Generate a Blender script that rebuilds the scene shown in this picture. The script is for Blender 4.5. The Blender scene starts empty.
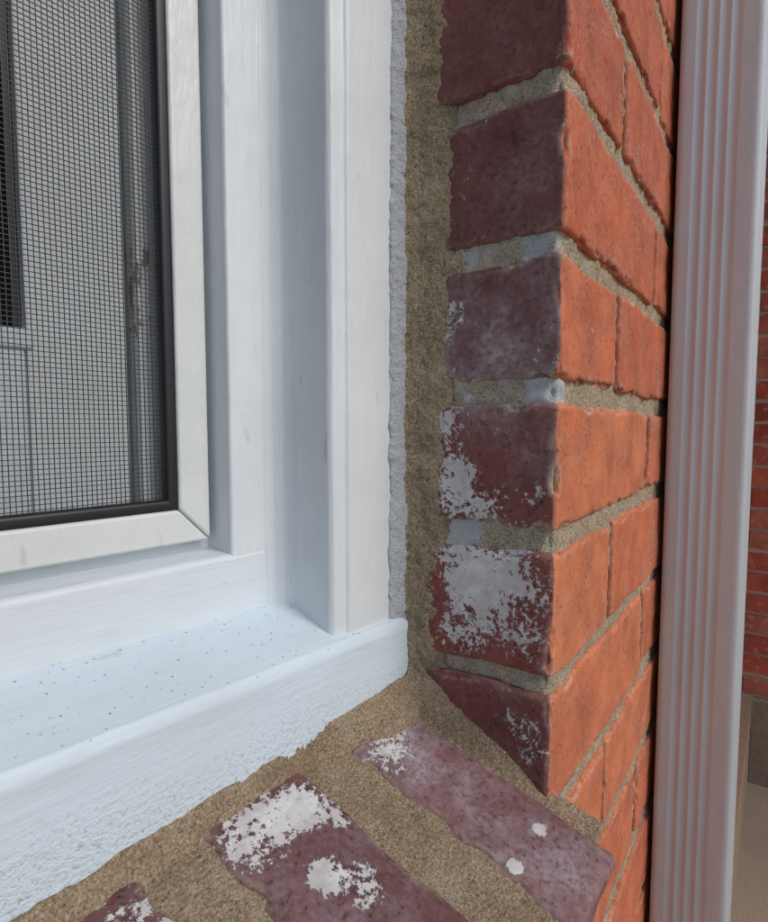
import bpy, math, numpy as np, random
from mathutils import Vector
random.seed(3)
S=bpy.context.scene
H=1.19
# ------------------------------------------------------------ noise
def _h(ix,iy,iz,s):
    n=(ix*374761393+iy*668265263+iz*2147483647+s*974634777)&0xffffffff
    n=((n^(n>>13))*1274126177)&0xffffffff
    n=((n^(n>>16))*2246822519)&0xffffffff
    return ((n^(n>>15))&0xffff)/32767.5-1.0
def vn(p,f,s=0):
    q=p*f+s*17.31; i=np.floor(q).astype(np.int64); t=q-i; t=t*t*(3-2*t)
    r=0
    for a in (0,1):
        for b in (0,1):
            for c in (0,1):
                w=(t[:,0] if a else 1-t[:,0])*(t[:,1] if b else 1-t[:,1])*(t[:,2] if c else 1-t[:,2])
                r=r+w*_h(i[:,0]+a,i[:,1]+b,i[:,2]+c,s)
    return r
def fb(p,f,s=0,o=3):
    r=0;a=1.0
    for k in range(o):
        r=r+a*vn(p,f*(2.03**k),s+k*7); a*=.5
    return r
# ------------------------------------------------------------ node helpers
def mat(name):
    m=bpy.data.materials.new(name); m.use_nodes=True
    return m,m.node_tree,m.node_tree.nodes['Principled BSDF']
def nd(nt,typ,ins=None,out=0,**pr):
    n=nt.nodes.new(typ)
    for k,v in pr.items(): setattr(n,k,v)
    for k,v in (ins or {}).items():
        s=n.inputs[k]
        if isinstance(v,bpy.types.NodeSocket): nt.links.new(v,s)
        else: s.default_value=v
    return n.outputs[out]
def obj(nt): return nd(nt,'ShaderNodeTexCoord',out='Object')
def noi(nt,v,sc,det=2,ro=.6): return nd(nt,'ShaderNodeTexNoise',{'Vector':v,'Scale':sc,'Detail':det,'Roughness':ro})
def ma(nt,op,a,b=0.0,cl=False): return nd(nt,'ShaderNodeMath',{0:a,1:b},operation=op,use_clamp=cl)
def mr(nt,v,a,b,c=0.0,d=1.0,smooth=False):
    return nd(nt,'ShaderNodeMapRange',{'Value':v,'From Min':a,'From Max':b,'To Min':c,'To Max':d},interpolation_type='SMOOTHSTEP' if smooth else 'LINEAR')
def mx(nt,f,a,b,bt='MIX'):
    n=nt.nodes.new('ShaderNodeMix'); n.data_type='RGBA'; n.blend_type=bt
    for k,v in ((0,f),(6,a),(7,b)):
        if isinstance(v,bpy.types.NodeSocket): nt.links.new(v,n.inputs[k])
        else: n.inputs[k].default_value=(v if k==0 else (*v,1))
    return n.outputs[2]
def sc3(nt,v,s): return nd(nt,'ShaderNodeVectorMath',{0:v,1:s},operation='MULTIPLY')
def bump(nt,h,strength,dist,nrm=None):
    i={'Height':h,'Strength':strength,'Distance':dist}
    if nrm is not None: i['Normal']=nrm
    return nd(nt,'ShaderNodeBump',i)
def blobs(nt,co,lst):
    tot=None
    for (x,y,z,r,s) in lst:
        d=nd(nt,'ShaderNodeVectorMath',{0:co,1:(x,y,z)},out='Value',operation='DISTANCE')
        f=mr(nt,d,r*.3,r*1.4,s,0.0,True)
        tot=f if tot is None else ma(nt,'ADD',tot,f)
    return tot
def setc(nt,b,col,rough,nrm=None,spec=.5):
    for k,v in (('Base Color',col),('Roughness',rough),('Normal',nrm)):
        if v is None: continue
        if isinstance(v,bpy.types.NodeSocket): nt.links.new(v,b.inputs[k])
        else: b.inputs[k].default_value=(*v,1) if k=='Base Color' else v
    b.inputs['Specular IOR Level'].default_value=spec
# ------------------------------------------------------------ materials
def brick_mat(name,cols,paint=None,base=-.6,haze=0.0,hazecol=(.5,.46,.46),hblobs=None,far=False,streak=(1,1,1),fine=.9,wear=.7,wearcol=(.6,.5,.44)):
    m,nt,b=mat(name); co=obj(nt)
    rnd=nd(nt,'ShaderNodeAttribute',out='Fac',attribute_name='rnd')
    rp=nt.nodes.new('ShaderNodeValToRGB'); nt.links.new(rnd,rp.inputs[0])
    e=rp.color_ramp.elements
    e[0].position=0;e[0].color=(*cols[0],1);e[1].position=1;e[1].color=(*cols[-1],1)
    for i,c in enumerate(cols[1:-1]):
        x=e.new((i+1)/(len(cols)-1)); x.color=(*c,1)
    c=rp.outputs[0]
    n1=noi(nt,co,28 if not far else 12,4,.6)
    c=mx(nt,mr(nt,n1,.38,.72,0,.65),c,[q*.45 for q in cols[0]])
    if far:
        c=mx(nt,mr(nt,noi(nt,co,40,3,.7),.56,.7,0,.6),c,(.55,.45,.4))
        setc(nt,b,c,.85,None,.3); return m
    n2=noi(nt,co,340,3,.75)
    c=mx(nt,mr(nt,n2,.52,.72,0,.4),c,[min(1,q*1.5+.03) for q in cols[0]])
    c=mx(nt,mr(nt,n2,.37,.29,0,.9),c,[q*.12 for q in cols[0]])
    hgt=ma(nt,'ADD',ma(nt,'MULTIPLY',n1,1.0),mr(nt,n2,.28,.40,0,.3))
    hz=mr(nt,noi(nt,co,38,4,.7),.36,.76,0,1)
    hz=ma(nt,'MULTIPLY',hz,mr(nt,n2,.38,.58,.3,1))
    amt=haze
    if hblobs: amt=ma(nt,'ADD',blobs(nt,co,hblobs),haze)
    hz=ma(nt,'MULTIPLY',ma(nt,'ADD',hz,.15),amt,True)
    c=mx(nt,hz,c,hazecol)
    pt=nd(nt,'ShaderNodeNewGeometry',out='Pointiness')
    c=mx(nt,ma(nt,'MULTIPLY',mr(nt,pt,.512,.57,0,wear),mr(nt,noi(nt,co,130,4,.75),.40,.54)),c,wearcol)
    cs=sc3(nt,co,streak)
    nA=noi(nt,cs,75,6,.8)
    v=ma(nt,'ADD',mr(nt,nA,.3,.7,-.5,.5),base)
    v=ma(nt,'ADD',v,mr(nt,n2,.3,.7,-fine*.5,fine*.5))
    if paint: v=ma(nt,'ADD',v,blobs(nt,co,paint))
    k=mr(nt,v,0.0,.18,0,.93)
    pc=mx(nt,mr(nt,nA,.4,.62),(.70,.70,.69),(.52,.49,.47))
    c=mx(nt,k,c,pc)
    nrm=bump(nt,ma(nt,'ADD',hgt,ma(nt,'MULTIPLY',k,.35)),.9,.0014)
    setc(nt,b,c,.8,nrm,.28)
    return m
def mortar_mat(name,base=(.33,.255,.155),light=(.66,.56,.42),dark=(.13,.095,.06),white=None,wn=70,wbase=-.6,xside=None,gs=820,bd=.0026):
    m,nt,b=mat(name); co=obj(nt)
    g=noi(nt,co,gs,3,.8); l=noi(nt,co,45,5,.7)
    c=mx(nt,mr(nt,g,.5,.64,0,.9),base,light)
    c=mx(nt,mr(nt,g,.46,.34,0,.9),c,dark)
    c=mx(nt,mr(nt,l,.47,.7,0,.5),c,[q*.55 for q in base])
    c=mx(nt,mr(nt,l,.45,.3,0,.45),c,light)
    if xside is not None:
        geo=nd(nt,'ShaderNodeNewGeometry',out='True Normal')
        sx=nd(nt,'ShaderNodeSeparateXYZ',{0:geo},out=0)
        w=mr(nt,ma(nt,'ADD',noi(nt,co,90,5,.8),mr(nt,sx,-.2,-.6,0,xside)),.53,.64,0,.9)
        w=ma(nt,'MULTIPLY',w,mr(nt,g,.4,.5,.2,1))
        c=mx(nt,w,c,(.66,.62,.55))
    if white is not None:
        v=ma(nt,'ADD',mr(nt,noi(nt,co,wn,5,.75),.3,.7,-.5,.5),wbase)
        v=ma(nt,'ADD',v,white(nt,co))
        k=mr(nt,v,0.0,.25,0,1)
        k=ma(nt,'MULTIPLY',k,mr(nt,ma(nt,'ADD',g,ma(nt,'MULTIPLY',k,.10)),.40,.52),True)
        c=mx(nt,k,c,(.70,.73,.74))
    nrm=bump(nt,ma(nt,'ADD',g,ma(nt,'MULTIPLY',l,1.5)),1.0,bd)
    setc(nt,b,c,.97,nrm,.08)
    return m
def paint_mat(name,col=(.70,.735,.75),stroke=(1,1,.06),rough=.36,specks=False,rough_zone=None,scuff=None,dirt=.35):
    m,nt,b=mat(name); co=obj(nt)
    cs=sc3(nt,co,stroke)
    s=noi(nt,cs,420,3,.6); l=noi(nt,co,14,3,.6)
    md=noi(nt,sc3(nt,co,tuple(1 if q==1 else .35 for q in stroke)),110,3,.6)
    c=mx(nt,mr(nt,l,.42,.75,0,dirt),col,(.53,.56,.56))
    c=mx(nt,mr(nt,s,.56,.72,0,.3),c,[q*.84 for q in col])
    c=mx(nt,mr(nt,md,.66,.74,0,.4),c,(.40,.37,.31))
    hgt=ma(nt,'ADD',ma(nt,'MULTIPLY',s,.8),ma(nt,'MULTIPLY',l,6.0))
    hgt=ma(nt,'ADD',hgt,ma(nt,'MULTIPLY',md,1.7))
    if specks:
        vo=nt.nodes.new('ShaderNodeTexVoronoi'); vo.inputs['Scale'].default_value=300; vo.inputs['Randomness'].default_value=1
        nt.links.new(co,vo.inputs['Vector'])
        r=nd(nt,'ShaderNodeSeparateColor',{0:vo.outputs['Color']},out=0)
        nz=nd(nt,'ShaderNodeSeparateXYZ',{0:nd(nt,'ShaderNodeNewGeometry',out='True Normal')},out=2)
        rr=ma(nt,'ADD',r,mr(nt,noi(nt,co,20,2,.6),.35,.65,-.35,.1))
        sp=ma(nt,'MULTIPLY',mr(nt,vo.outputs['Distance'],.05,.2,1,0),mr(nt,rr,.2,.55,0,.9))
        sp=ma(nt,'MULTIPLY',sp,mr(nt,nz,.3,.8))
        c=mx(nt,sp,c,(.22,.17,.12))
    if rough_zone:
        z=nd(nt,'ShaderNodeSeparateXYZ',{0:co},out=2)
        zz=mr(nt,ma(nt,'ADD',z,mr(nt,l,.3,.7,-.006,.006)),rough_zone[0],rough_zone[1],0,1)
        gg=noi(nt,co,480,3,.7)
        hgt=ma(nt,'ADD',hgt,ma(nt,'MULTIPLY',ma(nt,'MULTIPLY',zz,gg),5.0))
        c=mx(nt,ma(nt,'MULTIPLY',zz,mr(nt,gg,.43,.34,0,.6)),c,(.36,.31,.24))
    if scuff:
        k=ma(nt,'ADD',mr(nt,noi(nt,sc3(nt,co,(2,2,.8)),90,4,.7),.3,.7,-.5,.5),-.65)
        k=ma(nt,'ADD',k,blobs(nt,co,scuff))
        c=mx(nt,mr(nt,k,0,.15,0,.8),c,(.13,.085,.055))
    setc(nt,b,c,mr(nt,l,.3,.7,rough,rough+.15),bump(nt,hgt,.4,.0009),.4)
    return m
def plain(name,col,rough,bumpd=0,sc=600):
    m,nt,b=mat(name); co=obj(nt); n=noi(nt,co,sc,2,.6)
    c=mx(nt,mr(nt,n,.4,.7,0,.5),col,[q*.6 for q in col])
    setc(nt,b,c,rough,bump(nt,n,.5,bumpd) if bumpd else None)
    return m
ORG=[(.44,.090,.040),(.52,.120,.046),(.59,.155,.058),(.64,.195,.078)]
RX=.257
M_front=brick_mat('brick_front',ORG,paint=[(.257,0,.165,.03,.42),(.257,0,.10,.03,.40),(.50,0,.02,.06,.40),(.52,0,-.1,.06,.40),(.30,0,.05,.03,.28),(.40,0,.15,.06,.38),(.32,0,.2,.05,.33),(.27,0,-.19,.03,.35),(.48,0,-.25,.05,.4)],base=-.62,haze=.24,hazecol=(.68,.48,.38),streak=(.8,.8,.35),fine=.7,wear=.6,wearcol=(.70,.52,.40))
M_rev=brick_mat('brick_reveal',[(.20,.060,.048),(.18,.058,.052),(.165,.058,.058),(.26,.060,.040)],  # reveal faces: purple wash, plus their shade painted into a darker base colour
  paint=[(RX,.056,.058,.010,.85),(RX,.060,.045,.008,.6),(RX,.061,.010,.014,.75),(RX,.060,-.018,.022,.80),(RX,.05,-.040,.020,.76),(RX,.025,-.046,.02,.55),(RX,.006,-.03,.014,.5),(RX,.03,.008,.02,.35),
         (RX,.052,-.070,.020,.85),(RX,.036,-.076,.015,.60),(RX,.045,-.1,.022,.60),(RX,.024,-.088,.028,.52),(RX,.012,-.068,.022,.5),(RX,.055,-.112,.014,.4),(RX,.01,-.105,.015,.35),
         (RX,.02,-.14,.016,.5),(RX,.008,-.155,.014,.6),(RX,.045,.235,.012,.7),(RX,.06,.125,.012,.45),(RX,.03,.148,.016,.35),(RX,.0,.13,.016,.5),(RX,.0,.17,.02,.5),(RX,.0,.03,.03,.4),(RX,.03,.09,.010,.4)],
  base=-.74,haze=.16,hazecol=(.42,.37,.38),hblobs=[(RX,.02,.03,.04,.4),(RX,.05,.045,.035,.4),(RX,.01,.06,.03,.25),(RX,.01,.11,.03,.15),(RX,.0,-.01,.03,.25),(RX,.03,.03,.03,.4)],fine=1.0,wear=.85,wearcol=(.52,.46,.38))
M_sillb=brick_mat('brick_sill',[(.155,.049,.044),(.185,.054,.045),(.135,.048,.047)],
  paint=[(.205,-.0037,-.177,.0042,1.5),(.232,-.0034,-.177,.0042,1.4),(.225,.070,-.157,.012,.75),(.208,.064,-.157,.014,.7),(.215,.045,-.16,.02,.25),(.155,.074,-.156,.014,.70),(.135,.074,-.156,.018,.95),(.165,.070,-.156,.014,.8),
         (.145,.045,-.163,.009,1.05),(.153,.034,-.166,.010,.9),(.168,.055,-.16,.006,.6),(.085,.07,-.156,.02,.8)],
  base=-.66,haze=.30,hazecol=(.45,.42,.46),hblobs=[(.225,.06,-.157,.035,.5),(.22,-.02,-.18,.05,.3)],wear=.9,wearcol=(.42,.32,.22))
M_farb=brick_mat('brick_far',[(.50,.11,.06),(.56,.15,.08),(.44,.09,.055),(.58,.22,.13),(.32,.075,.055)],far=True)
M_mort=mortar_mat('mortar_wall',base=(.54,.425,.27),xside=.10,light=(.84,.74,.56),dark=(.17,.12,.07),wbase=-.75,
  white=lambda nt,co: blobs(nt,co,[(.259,.05,.0166,.022,.75),(.259,.01,.0166,.02,.8),(.259,.055,.0868,.02,.55),(.259,.02,.090,.03,.6),(.259,.04,-.0536,.02,.8),(.259,.06,-.0536,.02,.7),(.26,.003,.02,.016,.7),(.262,.003,.088,.02,.5),(.259,.02,.157,.03,.55),(.259,.02,-.1238,.03,.5)]))
M_fill=mortar_mat('mortar_fresh',base=(.43,.31,.195))
def wmask(nt,co):
    x=nd(nt,'ShaderNodeSeparateXYZ',{0:co},out=0)
    return mr(nt,x,.2522,.2492,-.15,1.5)
M_fillet=mortar_mat('mortar_fillet_painted',base=(.42,.33,.21),white=wmask)
M_farm=plain('mortar_far',(.55,.47,.38),.9)
M_stone=plain('foundation_render',(.30,.22,.15),.9,.004,40)
P_v=paint_mat('paint_vertical')
P_h=paint_mat('paint_sill',stroke=(.06,1,1),specks=True,rough_zone=(-.116,-.140),rough=.42,col=(.63,.725,.79))
P_r=paint_mat('paint_rail',stroke=(.06,1,1),col=(.68,.73,.76))
P_s=paint_mat('screen_frame_paint',stroke=(1,1,.3),rough=.3,col=(.68,.70,.685),dirt=.4)
P_j=paint_mat('jamb_paint',col=(.76,.78,.78),scuff=[(-.1165,.070,.075,.012,.7),(-.1165,.070,.048,.009,.6),(-.1165,.070,.060,.010,.5)])
M_black=plain('black_rubber',(.012,.012,.014),.45)
M_wire=plain('screen_wire',(.035,.037,.04),.55)
M_glass,_nt,_b=mat('window_glass'); setc(_nt,_b,(.012,.018,.017),.06)
def spout_mat():
    m,nt,b=mat('downspout_enamel'); co=obj(nt)
    l=noi(nt,sc3(nt,co,(1,1,.25)),22,4,.65); g=noi(nt,co,900,2,.6)
    c=mx(nt,mr(nt,l,.45,.75,0,.5),(.70,.77,.81),(.54,.57,.59))
    c=mx(nt,mr(nt,g,.60,.72,0,.45),c,(.28,.24,.2))
    setc(nt,b,c,.42,bump(nt,l,.3,.003),.4); return m
M_spout=spout_mat()
# ------------------------------------------------------------ mesh helpers
def empty(name,loc=(0,0,0),rz=0):
    e=bpy.data.objects.new(name,None); S.collection.objects.link(e); e.location=loc; e.rotation_euler[2]=rz; e.empty_display_size=.1; return e
def mk(name,v,f,mats,parent=None,smooth=True,rnd=None,mi=None):
    me=bpy.data.meshes.new(name)
    if isinstance(v,np.ndarray):
        me.vertices.add(len(v)); me.vertices.foreach_set('co',v.astype(np.float32).ravel())
        n=len(f); me.loops.add(n*4); me.loops.foreach_set('vertex_index',f.astype(np.int32).ravel())
        me.polygons.add(n); me.polygons.foreach_set('loop_start',np.arange(0,n*4,4,dtype=np.int32)); me.polygons.foreach_set('loop_total',np.full(n,4,dtype=np.int32))
        me.update(calc_edges=True); me.validate()
    else:
        me.from_pydata(v,[],f); me.update()
    for m in (mats if isinstance(mats,list) else [mats]): me.materials.append(m)
    me.polygons.foreach_set('use_smooth',[smooth]*len(me.polygons))
    if rnd is not None:
        a=me.attributes.new('rnd','FLOAT','POINT'); a.data.foreach_set('value',np.asarray(rnd,dtype=np.float32))
    if mi is not None: me.polygons.foreach_set('material_index',np.asarray(mi,dtype=np.int32))
    o=bpy.data.objects.new(name,me); S.collection.objects.link(o)
    if parent: o.parent=parent
    return o
def axis(lo,hi,cell,r):
    n=max(1,int(round((hi-lo-2*r)/cell)))
    return np.concatenate([[lo,lo+.3*r,lo+.65*r],np.linspace(lo+r,hi-r,n+1),[hi-.65*r,hi-.3*r,hi]])
def rough_box(lo,hi,cell,r,amp,freq,chip,seed,warp=.0):
    lo=np.array(lo,float);hi=np.array(hi,float)
    ax=[axis(lo[i],hi[i],cell,r) for i in range(3)]
    V=[];F=[];base=0
    for k in range(3):
        a,b=[(1,2),(2,0),(0,1)][k]
        A,B=np.meshgrid(ax[a],ax[b],indexing='ij'); na,nb=A.shape
        idx=np.arange(na*nb).reshape(na,nb)
        for side in (0,1):
            P=np.zeros((na*nb,3)); P[:,a]=A.ravel(); P[:,b]=B.ravel(); P[:,k]=hi[k] if side else lo[k]
            q=np.stack([idx[:-1,:-1],idx[1:,:-1],idx[1:,1:],idx[:-1,1:]],-1).reshape(-1,4)
            if not side: q=q[:,::-1]
            V.append(P);F.append(q+base);base+=len(P)
    V=np.concatenate(V);F=np.concatenate(F)
    key=np.round(V*1e6).astype(np.int64)
    _,ui,inv=np.unique(key,axis=0,return_index=True,return_inverse=True)
    V=V[ui];F=inv.reshape(-1)[F]
    inner=np.clip(V,lo+r,hi-r); d=V-inner
    ln=np.linalg.norm(d,axis=1)[:,None]; n=d/np.maximum(ln,1e-9)
    nz=(np.abs(n)>.25).sum(1)
    P=inner+n*r
    disp=amp*fb(P,freq,seed,4)
    disp-=chip*np.maximum(0,fb(P,freq*.7,seed+5,3)-.15)*(nz>1)
    P=P+n*disp[:,None]
    if warp: P=P+warp*np.stack([vn(P,25,seed+11),.45*vn(P,25,seed+12),vn(P,32,seed+13)],-1)
    return P,F
class Acc:
    def __init__(s): s.V=[];s.F=[];s.R=[];s.b=0
    def add(s,V,F,r): s.V.append(V);s.F.append(F+s.b);s.R.append(np.full(len(V),r));s.b+=len(V)
    def get(s): return np.concatenate(s.V),np.concatenate(s.F),np.concatenate(s.R)
def sbox(lo,hi,j=0.0):
    x0,y0,z0=lo;x1,y1,z1=hi
    v=np.array([[x0,y0,z0],[x1,y0,z0],[x1,y1,z0],[x0,y1,z0],[x0,y0,z1],[x1,y0,z1],[x1,y1,z1],[x0,y1,z1]],float)
    v+=np.random.uniform(-j,j,v.shape)
    f=np.array([[0,3,2,1],[4,5,6,7],[0,1,5,4],[1,2,6,5],[2,3,7,6],[3,0,4,7]])
    return v,f
np.random.seed(4)
def bev(o,w,seg=3,ang=30):
    m=o.modifiers.new('bevel','BEVEL'); m.width=w; m.segments=seg; m.limit_method='ANGLE'; m.angle_limit=math.radians(ang)
    m.harden_normals=False
    return o
def prism(name,pts,axis_,a,b,m,parent,bw=.0012,seg=3,smooth=True):
    def P(p,t):
        return {'z':(p[0],p[1],t),'x':(t,p[0],p[1]),'y':(p[0],t,p[1])}[axis_]
    n=len(pts)
    v=[P(p,a) for p in pts]+[P(p,b) for p in pts]
    f=[tuple(range(n)),tuple(range(2*n-1,n-1,-1))]+[(i,i+n,(i+1)%n+n,(i+1)%n) for i in range(n)]
    o=mk(name,v,f,m,parent,smooth=smooth)
    import bmesh
    bm=bmesh.new(); bm.from_mesh(o.data); bmesh.ops.recalc_face_normals(bm,faces=bm.faces); bm.to_mesh(o.data); bm.free()
    if bw: bev(o,bw,seg)
    wn=o.modifiers.new('wn','WEIGHTED_NORMAL'); wn.keep_sharp=True
    return o
def box(name,lo,hi,m,parent,bw=.001,seg=3):
    return prism(name,[(lo[0],lo[1]),(hi[0],lo[1]),(hi[0],hi[1]),(lo[0],hi[1])],'z',lo[2],hi[2],m,parent,bw,seg)
def sheet(name,fn,nu,nv,m,parent,amp,freq,seed,big=0,bfreq=60):
    U,Vv=np.meshgrid(np.linspace(0,1,nu),np.linspace(0,1,nv),indexing='ij')
    P=fn(U.ravel(),Vv.ravel())
    G=P.reshape(nu,nv,3); du=np.gradient(G,axis=0);dv=np.gradient(G,axis=1)
    n=np.cross(du,dv).reshape(-1,3); n/=np.maximum(np.linalg.norm(n,axis=1)[:,None],1e-12)
    P=P+n*(amp*fb(P,freq,seed,3)+big*fb(P,bfreq,seed+3,2))[:,None]
    idx=np.arange(nu*nv).reshape(nu,nv)
    q=np.stack([idx[:-1,:-1],idx[1:,:-1],idx[1:,1:],idx[:-1,1:]],-1).reshape(-1,4)
    return mk(name,P,q,m,parent)
def sst(a,b,x):
    t=np.clip((x-a)/(b-a),0,1); return t*t*(3-2*t)
# ------------------------------------------------------------ brick house
house=empty('brick_house',(0,0,H))
MOD=.0702; Z1=.0166; J=.0110
LEAN=.012     # the old corner is slightly out of plumb
def joint(k): return Z1+k*MOD
OL=-.705
OT=1.15
acc=Acc(); cnt=0
rv={3:.15,2:.1,1:.35,0:.6,-1:.85,-2:.95,-3:.8,-4:.9}
for k in range(-9,6):
    z0=joint(k)+J/2; z1=joint(k+1)-J/2
    odd=(k%2==0)
    x=RX; first=True
    while x<.62:
        L=(.100 if odd else .205) if first else .205
        sd=100+cnt*3; cnt+=1
        lo=(x+random.uniform(-.0006,.0006),random.uniform(-.0006,.0006),z0+random.uniform(-.0018,.0018))
        hi=(x+L,.098 if first else .03,z1+random.uniform(-.0018,.0018))
        V,F=rough_box(lo,hi,.0024,.0028,.00045,120,.0046,sd,.0016)
        V[:,0]+=LEAN*V[:,2]
        acc.add(V,F,rv.get(k,random.random()) if first else min(1,max(0,rv.get(k,.5)*.5+.5*random.random())))
        x+=L+J; first=False
V,F,R=acc.get()
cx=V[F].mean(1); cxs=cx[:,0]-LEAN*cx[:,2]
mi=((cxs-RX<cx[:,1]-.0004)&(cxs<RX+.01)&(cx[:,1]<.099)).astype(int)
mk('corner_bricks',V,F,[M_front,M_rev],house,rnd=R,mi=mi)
V,F=rough_box((RX+.0030,.0028,-.62),(.66,.12,.44),.0020,.003,.0014,200,.003,7,.0003)
V[:,0]+=LEAN*V[:,2]
mk('corner_mortar',V,F,M_mort,house)
acc=Acc()
def run(x0,x1,za,zb,y0,y1):
    k0=math.floor((za-Z1)/MOD); k1=math.ceil((zb-Z1)/MOD)
    for k in range(k0,k1):
        z0=max(joint(k)+J/2,za); z1=min(joint(k+1)-J/2,zb)
        if z1-z0<.01: continue
        x=x0-(.1 if k%2 else 0)
        while x<x1:
            a=max(x,x0);bb=min(x+.205,x1)
            if bb-a>.02:
                V,F=sbox((a,y0,z0),(bb,y1,z1),.0012); acc.add(V,F,random.random())
            x+=.205+J
run(.705,2.2,-H+.29,2.3,0,.06)
run(RX+.008,.70,.445,2.3,0,.06)
run(RX+.005,.70,-H+.29,-.63,0,.06)
run(-2.2,OL,-H+.29,2.3,0,.06)
run(OL,RX,OT,2.3,0,.06)
run(OL,RX,-H+.29,-.26,0,.06)
V,F,R=acc.get(); mk('wall_bricks',V,F,M_farb,house,False,rnd=R)
def blk(name,lo,hi,m,parent):
    V,F=sbox(lo,hi); return mk(name,V,F,m,parent,False)
blk('mortar_bed_right',(.671,.004,-H+.2),(2.3,.3,2.4),M_farm,house)
blk('mortar_bed_right_inner',(RX+.016,.06,-H+.2),(.70,.3,2.395),M_farm,house)
blk('mortar_bed_over',(RX+.012,.005,.442),(.669,.29,2.39),M_farm,house)
blk('mortar_bed_under',(RX+.006,.005,-H+.21),(.669,.29,-.615),M_farm,house)
blk('mortar_bed_left',(-2.3,.004,-H+.2),(OL-.002,.3,2.4),M_farm,house)
blk('mortar_bed_head',(OL-.001,.006,OT),(RX+.011,.298,2.38),M_farm,house)
blk('mortar_bed_sill',(OL-.001,.006,-H+.2),(RX+.005,.298,-.255),M_farm,house)
blk('foundation',(-2.35,-.03,-H-.1),(2.2,.2,-H+.29),M_stone,house)
blk('wall_core',(-2.29,.3,-H),(2.6,.5,2.45),M_farm,house)
acc=Acc(); k=math.floor((-.90-Z1)/MOD)+1
while joint(k)<2.3:
    y=(.1 if k%2 else 0)
    z0=joint(k)+J/2;z1=joint(k+1)-J/2
    while y>-3.2:
        a=max(y-.205,-3.2); t=min(y,-.002)
        if t-a>.02:
            V,F=sbox((2.2,a,z0),(2.27,t,z1),.003); acc.add(V,F,random.random())
        y-=.205+J
    k+=1
V,F,R=acc.get(); mk('wing_bricks',V,F,M_farb,house,False,rnd=R)
blk('wing_mortar',(2.206,-3.2,-.90),(2.6,.0,2.4),M_farm,house)
blk('wing_foundation',(2.17,-3.25,-H-.1),(2.6,-.032,-.90),M_stone,house)
# ---- rowlock sill
SL=.289; ang=math.atan(SL)
def zs(y): return -.1577+(y-.064)*SL
acc=Acc()
edges=[(.199,.248),(.1215,.1725),(.050,.099),(-.026,.024),(-.102,-.052),(-.178,-.128),(-.254,-.204),(-.33,-.28),(-.406,-.356),(-.482,-.432),(-.558,-.508),(-.634,-.584),(-.700,-.66)]
for i,(a,b2) in enumerate(edges):
    Ls=(.112 if i==0 else .126)/math.cos(ang)
    V,F=rough_box((a,0,-.06),(b2,Ls,0),.0018 if i<4 else .006,.0034,.0005,120,.0036,300+i*5,.0)
    V[:,0]+=.0018*vn(V,34,60+i); V[:,1]+=.0024*vn(V,50,80+i)
    c,s=math.cos(ang),math.sin(ang)
    W=V.copy(); y0=-.0325
    W[:,1]=y0+V[:,1]*c-V[:,2]*s
    W[:,2]=zs(y0)+V[:,1]*s+V[:,2]*c+ (.0004*random.uniform(-1,1))
    acc.add(W,F,random.random())
V,F,R=acc.get(); mk('sill_bricks',V,F,M_sillb,house,rnd=R)
R5=math.radians(5)
def ywin(x): return .083+(RX-x)*math.tan(R5)-.004
def sillf(u,v,x0=.0,x1=.262):
    x=x0+u*(x1-x0)
    y=-.024+v*(ywin(x)+.006+.024)
    z=zs(y)-.0016
    yw=ywin(x)
    top=-.135-.055*np.clip(RX-x,0,.3)
    ys=.067+.017*sst(.235,.18,x)
    z=z+(top-z)*sst(.0,1.0,(y-ys)/np.maximum(yw-ys,1e-4))*(y>ys)
    ts=-.158+.030*sst(.02,.08,y)
    ts=np.maximum(ts,z)
    z=z+(ts-z)*sst(.2475,.2555,x)*sst(.0,.03,y)
    return np.stack([x,y,z],-1)
sheet('sill_mortar',lambda u,v:sillf(u,v,.03,.262),330,190,M_fill,house,.0004,380,21,.0006,80)
sheet('sill_mortar_left',lambda u,v:sillf(u,v,OL,.0305),240,60,M_fill,house,.0005,300,21,.0006,55)
V,F=sbox((OL,-.018,-.26),(RX-.006,.25,-.19)); mk('sill_bed',V,F,M_fill,house,False)
def smear(u,v):
    y=.012+u*(.088-.012)
    zt=-.150+.032*sst(.02,.085,y)+.004*np.sin(y*130)
    zb=-.185
    z=zb+v*(zt-zb)
    x=RX-.0030+.0046*v**3
    x=x+.004*(1-sst(.0,.25,u))+LEAN*z
    x=np.where(v>.97,x+.002,x)
    return np.stack([x,y,z],-1)
sheet('reveal_smear',smear,110,60,M_fill,house,.0005,380,33,.0008,90)
def fil(u,v):
    z=-.165+u*(.47+.165)
    pts=np.array([[RX+.003,.0570],[RX+.0004,.0612],[RX-.0016,.068],[RX-.0028,.0750],[RX-.0056,.0800],[RX-.0105,.0820],[RX-.0145,.0835],[RX-.0160,.0900]])
    t=np.linspace(0,1,len(pts))
    x=np.interp(v,t,pts[:,0]); y=np.interp(v,t,pts[:,1])
    w=fb(np.stack([z*0,z*0+1,z],-1),60,5,4)
    y=y-.0018*w*(1-v)
    w2=fb(np.stack([z*0,z*0+3,z],-1),50,9,3)
    x=x+.0010*w2*v+LEAN*z*(1-v)**.5
    return np.stack([x,y,z],-1)
sheet('jamb_mortar_fillet',fil,800,46,M_fillet,house,.0006,420,41,.0007,120)
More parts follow.
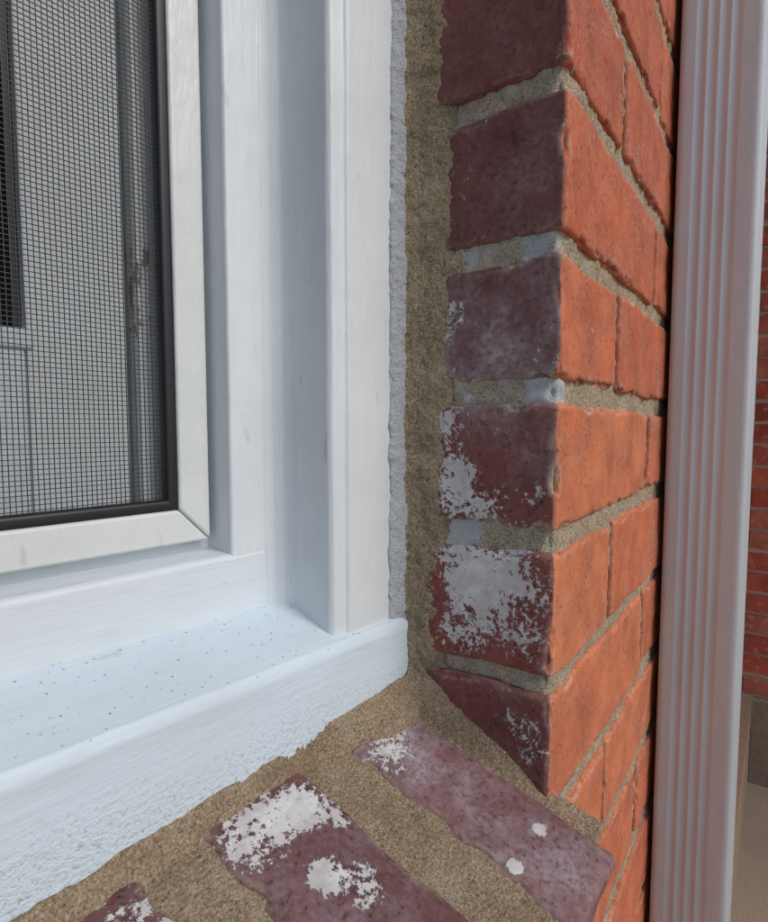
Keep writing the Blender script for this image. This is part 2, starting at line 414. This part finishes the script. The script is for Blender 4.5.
# ------------------------------------------------------------ window
win=empty('window',(RX,.083,H),-R5)
W=.95
def mir(p): return [(-W-a,b) for a,b in p]
bm_p=[(.0,.001),(-.0462,.0),(-.0472,.0016),(-.0545,.0022),(-.0562,.0045),(-.0562,.028),(-.0585,.034),(-.064,.0375),(-.064,.06),(.004,.06)]
prism('brick_mould_right',bm_p,'z',-.112,OT+.02,P_v,win,.0013,3)
prism('brick_mould_left',mir(bm_p),'z',-.112,OT+.02,P_v,win,.0011,3)
in_p=[(-.058,.0369),(-.0675,.0369),(-.0685,.0378),(-.0868,.0378),(-.0878,.039),(-.0878,.0585),(-.094,.0605),(-.094,.09),(-.058,.09)]
prism('inner_frame_right',in_p,'z',-.093,OT,P_v,win,.0012,3)
prism('inner_frame_left',mir(in_p),'z',-.093,OT,P_v,win,.0012,3)
box('jamb_liner_right',(-.1165,.0655,-.0618),(-.0935,.14,OT),P_j,win,.0006)
box('jamb_liner_left',(-W+.0935,.0608,-.0618),(-W+.112,.14,OT),P_v,win,.0006)
prism('frame_bottom_rail',[(.0374,-.13),(.0374,-.0622),(.0392,-.0606),(.0584,-.0596),(.0598,-.050),(.085,-.049),(.14,-.046),(.14,-.13)],'x',-W+.06,-.0575,P_r,win,.0018,3)
o=prism('sub_sill',[(.06,-.0855),(.036,-.0883),(-.0015,-.1008),(-.0045,-.1040),(-.0046,-.170),(.06,-.170)],'x',-W-.002,.0045,P_h,win,.0030,5)
for v in o.data.vertices: v.co.z+=-v.co.x*.014-.0025
box('frame_head',(-W+.05,.03,OT-.05),(-.05,.14,OT+.03),P_r,win)
# sash
SE=-.1605
box('sash_stile_right',(SE,.072,-.047),(-.1190,.105,OT-.05),P_v,win,.0014)
box('sash_stile_left',(-W+.1192,.072,-.047),(-W+.1605,.105,OT-.05),P_v,win,.0014)
box('sash_bottom_rail',(-W+.1606,.0726,-.0465),(SE-.0001,.1045,.0385),P_r,win,.0014)
box('sash_bead_bottom',(-W+.1580,.0710,.032),(SE+.003,.104,.0405),P_r,win,.0012)
box('sash_meeting_rail',(-W+.1606,.0726,.52),(SE-.0001,.1045,.56),P_r,win,.0014)
box('glazing_gasket',(SE-.003,.0765,.0404),(SE,.104,OT-.05),M_black,win,.0004)
box('glass_pane',(-W+.155,.090,.03),(SE+.005,.094,OT-.05),M_glass,win,0)
box('sash_gap_dark',(-.1189,.090,-.047),(-.1167,.125,OT-.05),M_black,win,0)  # black strip painting the darkness of the gap between sash and jamb
# insect screen
a=-.0909;b2=-.1068;zb=-.0544;zt=1.02;bw=.0161
sl=-W+.0909
def bar(name,pts): return prism(name,pts,'y',.0505,.0596,P_s,win,.0016,4)
g=.0003
bar('screen_frame_right',[(a,zb+g),(a,zt-g),(b2,zt-bw-g),(b2,zb+bw+g)])
bar('screen_frame_left',[(sl,zb+g),(sl,zt-g),(sl+bw,zt-bw-g),(sl+bw,zb+bw+g)])
bar('screen_frame_bottom',[(a-g,zb),(b2-g,zb+bw),(sl+bw+g,zb+bw),(sl+g,zb)])
bar('screen_frame_top',[(a-g,zt),(b2-g,zt-bw),(sl+bw+g,zt-bw),(sl+g,zt)])
box('spline_right',(-.1120,.0516,zb+bw-.0002),(-.1062,.0588,zt-bw),M_black,win,.0018,3)
box('spline_left',(sl+bw-.0004,.0516,zb+bw-.0002),(sl+bw+.005,.0588,zt-bw),M_black,win,.0018,3)
box('spline_bottom',(sl+bw,.0518,zb+bw-.0006),(-.1066,.0586,zb+bw+.0052),M_black,win,.0018,3)
acc=Acc(); per=.0020; w=.00015
def cut(a,b,n):
    t=np.linspace(a,b,n+1); return list(zip(t[:-1],t[1:]))
x=-.1115
while x>sl+bw+.004:
    for (c0,c1) in cut(zb+bw,zt-bw,40):
        V,F=sbox((x-w,.0556,c0),(x+w,.0560,c1)); acc.add(V,F[2:],0)
    x-=per
z=zb+bw+.004
while z<zt-bw:
    for (c0,c1) in cut(sl+bw,-.1105,30):
        V,F=sbox((c0,.0558,z-w),(c1,.0562,z+w)); acc.add(V,F[[0,1,2,4]],0)
    z+=per
V,F,R=acc.get()
V=V+.00012*np.stack([vn(V,90,3),vn(V,20,4)*4,vn(V,90,5)],-1)
mk('screen_mesh',V,F,M_wire,win,False)
V,F=sbox((-W,.135,-.2),(0,.16,OT+.1)); mk('interior_dark',V,F,M_black,win,False)  # unseen black panel added behind the glass to stop light leaking through
# ------------------------------------------------------------ downspout
spout=empty('downspout',(0,0,H))
pr=[]
x0,x1=.514,.600; ya,yb=-.004,-.0618
N=90
for t in np.linspace(0,1,N):
    d=0
    if .20<t<.74:
        ph=(t-.20)/.54*4
        d=.0019*(.5-.5*math.cos(2*math.pi*ph))**.8
    e=0
    rr=.10
    if t<rr: e=.006*(1-math.sqrt(max(0,1-((rr-t)/rr)**2)))
    if t>1-rr: e=.006*(1-math.sqrt(max(0,1-((t-1+rr)/rr)**2)))
    pr.append((x0+d+e,ya+(yb-ya)*t))
back=[]
for t in np.linspace(0,1,40):
    d=.0017*(.5-.5*math.cos(2*math.pi*(t-.15)/.7*5)) if .15<t<.85 else 0
    back.append((x0+.007+(x1-x0-.014)*t,yb+.0+d))
pr+=back[1:]
pr+=[(x1,yb+.006),(x1,ya-.006),(x1-.006,ya)]
o=prism('pipe',pr,'z',-H+.12,2.4,M_spout,spout,0)
o.modifiers.clear()
o.data.polygons.foreach_set('use_smooth',[len(p.vertices)==4 for p in o.data.polygons])
box('strap',(x0-.0008,yb-.0015,.95),(x1+.001,.0,.98),M_spout,spout,.0005)
prism('outlet_elbow',[(yb+.002,-H+.16),(ya-.002,-H+.16),(ya-.01,-H+.10),(-.16,-H+.03),(-.19,-H+.08)],'x',x0+.001,x1-.001,M_spout,spout,.004)
# ------------------------------------------------------------ pavement / ground
m,nt,b=mat('pavement_concrete'); co=obj(nt)
n1=noi(nt,co,3,6,.65); n2=noi(nt,co,180,3,.7)
c=mx(nt,mr(nt,n1,.35,.7,0,.7),(.38,.29,.22),(.27,.20,.15)); c=mx(nt,mr(nt,n2,.5,.7,0,.5),c,(.44,.36,.29))
setc(nt,b,c,.9,bump(nt,n2,.6,.003))
V,F=sbox((-2.6,-4,-.05),(2.5,.1,.006)); pv=mk('pavement',V,F,m,None,False)
m2,nt,b=mat('lawn'); co=obj(nt); n=noi(nt,co,6,4,.7)
setc(nt,b,mx(nt,n,(.12,.11,.06),(.22,.18,.12)),.95)
me=[(-150,-150,0),(150,-150,0),(150,150,0),(-150,150,0)]
mk('ground',me,[(0,1,2,3)],m2,None,False)
# ------------------------------------------------------------ light
el=math.radians(42); 
sd=Vector((.06,-1,0)).normalized(); dirv=Vector((sd.x*math.cos(el),sd.y*math.cos(el),math.sin(el)))
L=bpy.data.lights.new('sun','SUN'); L.energy=1.65; L.angle=math.radians(25); L.color=(1,.93,.84)
lo=bpy.data.objects.new('sun',L); S.collection.objects.link(lo); lo.rotation_euler=(-dirv).to_track_quat('-Z','Y').to_euler(); lo.location=(0,-3,4)
w_=bpy.data.worlds.new('World'); S.world=w_; w_.use_nodes=True; nt=w_.node_tree
sky=nt.nodes.new('ShaderNodeTexSky'); sky.sky_type='NISHITA'; sky.sun_disc=False; sky.sun_elevation=el; sky.sun_rotation=math.atan2(dirv.x,dirv.y)
sky.dust_density=1.0
nt.links.new(sky.outputs[0],nt.nodes['Background'].inputs[0]); nt.nodes['Background'].inputs[1].default_value=.14
# ------------------------------------------------------------ camera
cd=bpy.data.cameras.new('camera'); cam=bpy.data.objects.new('camera',cd); S.collection.objects.link(cam)
cam.location=(0,-.085,H); cam.rotation_euler=(math.radians(90-4.1),0,math.radians(35.6-90))
cd.sensor_fit='HORIZONTAL'; cd.sensor_width=36; cd.lens=36*560/768; cd.clip_start=.005; cd.clip_end=500
cd.shift_y=.009
S.camera=cam
S.view_settings.view_transform='Standard'; S.view_settings.look='None'; S.view_settings.exposure=0
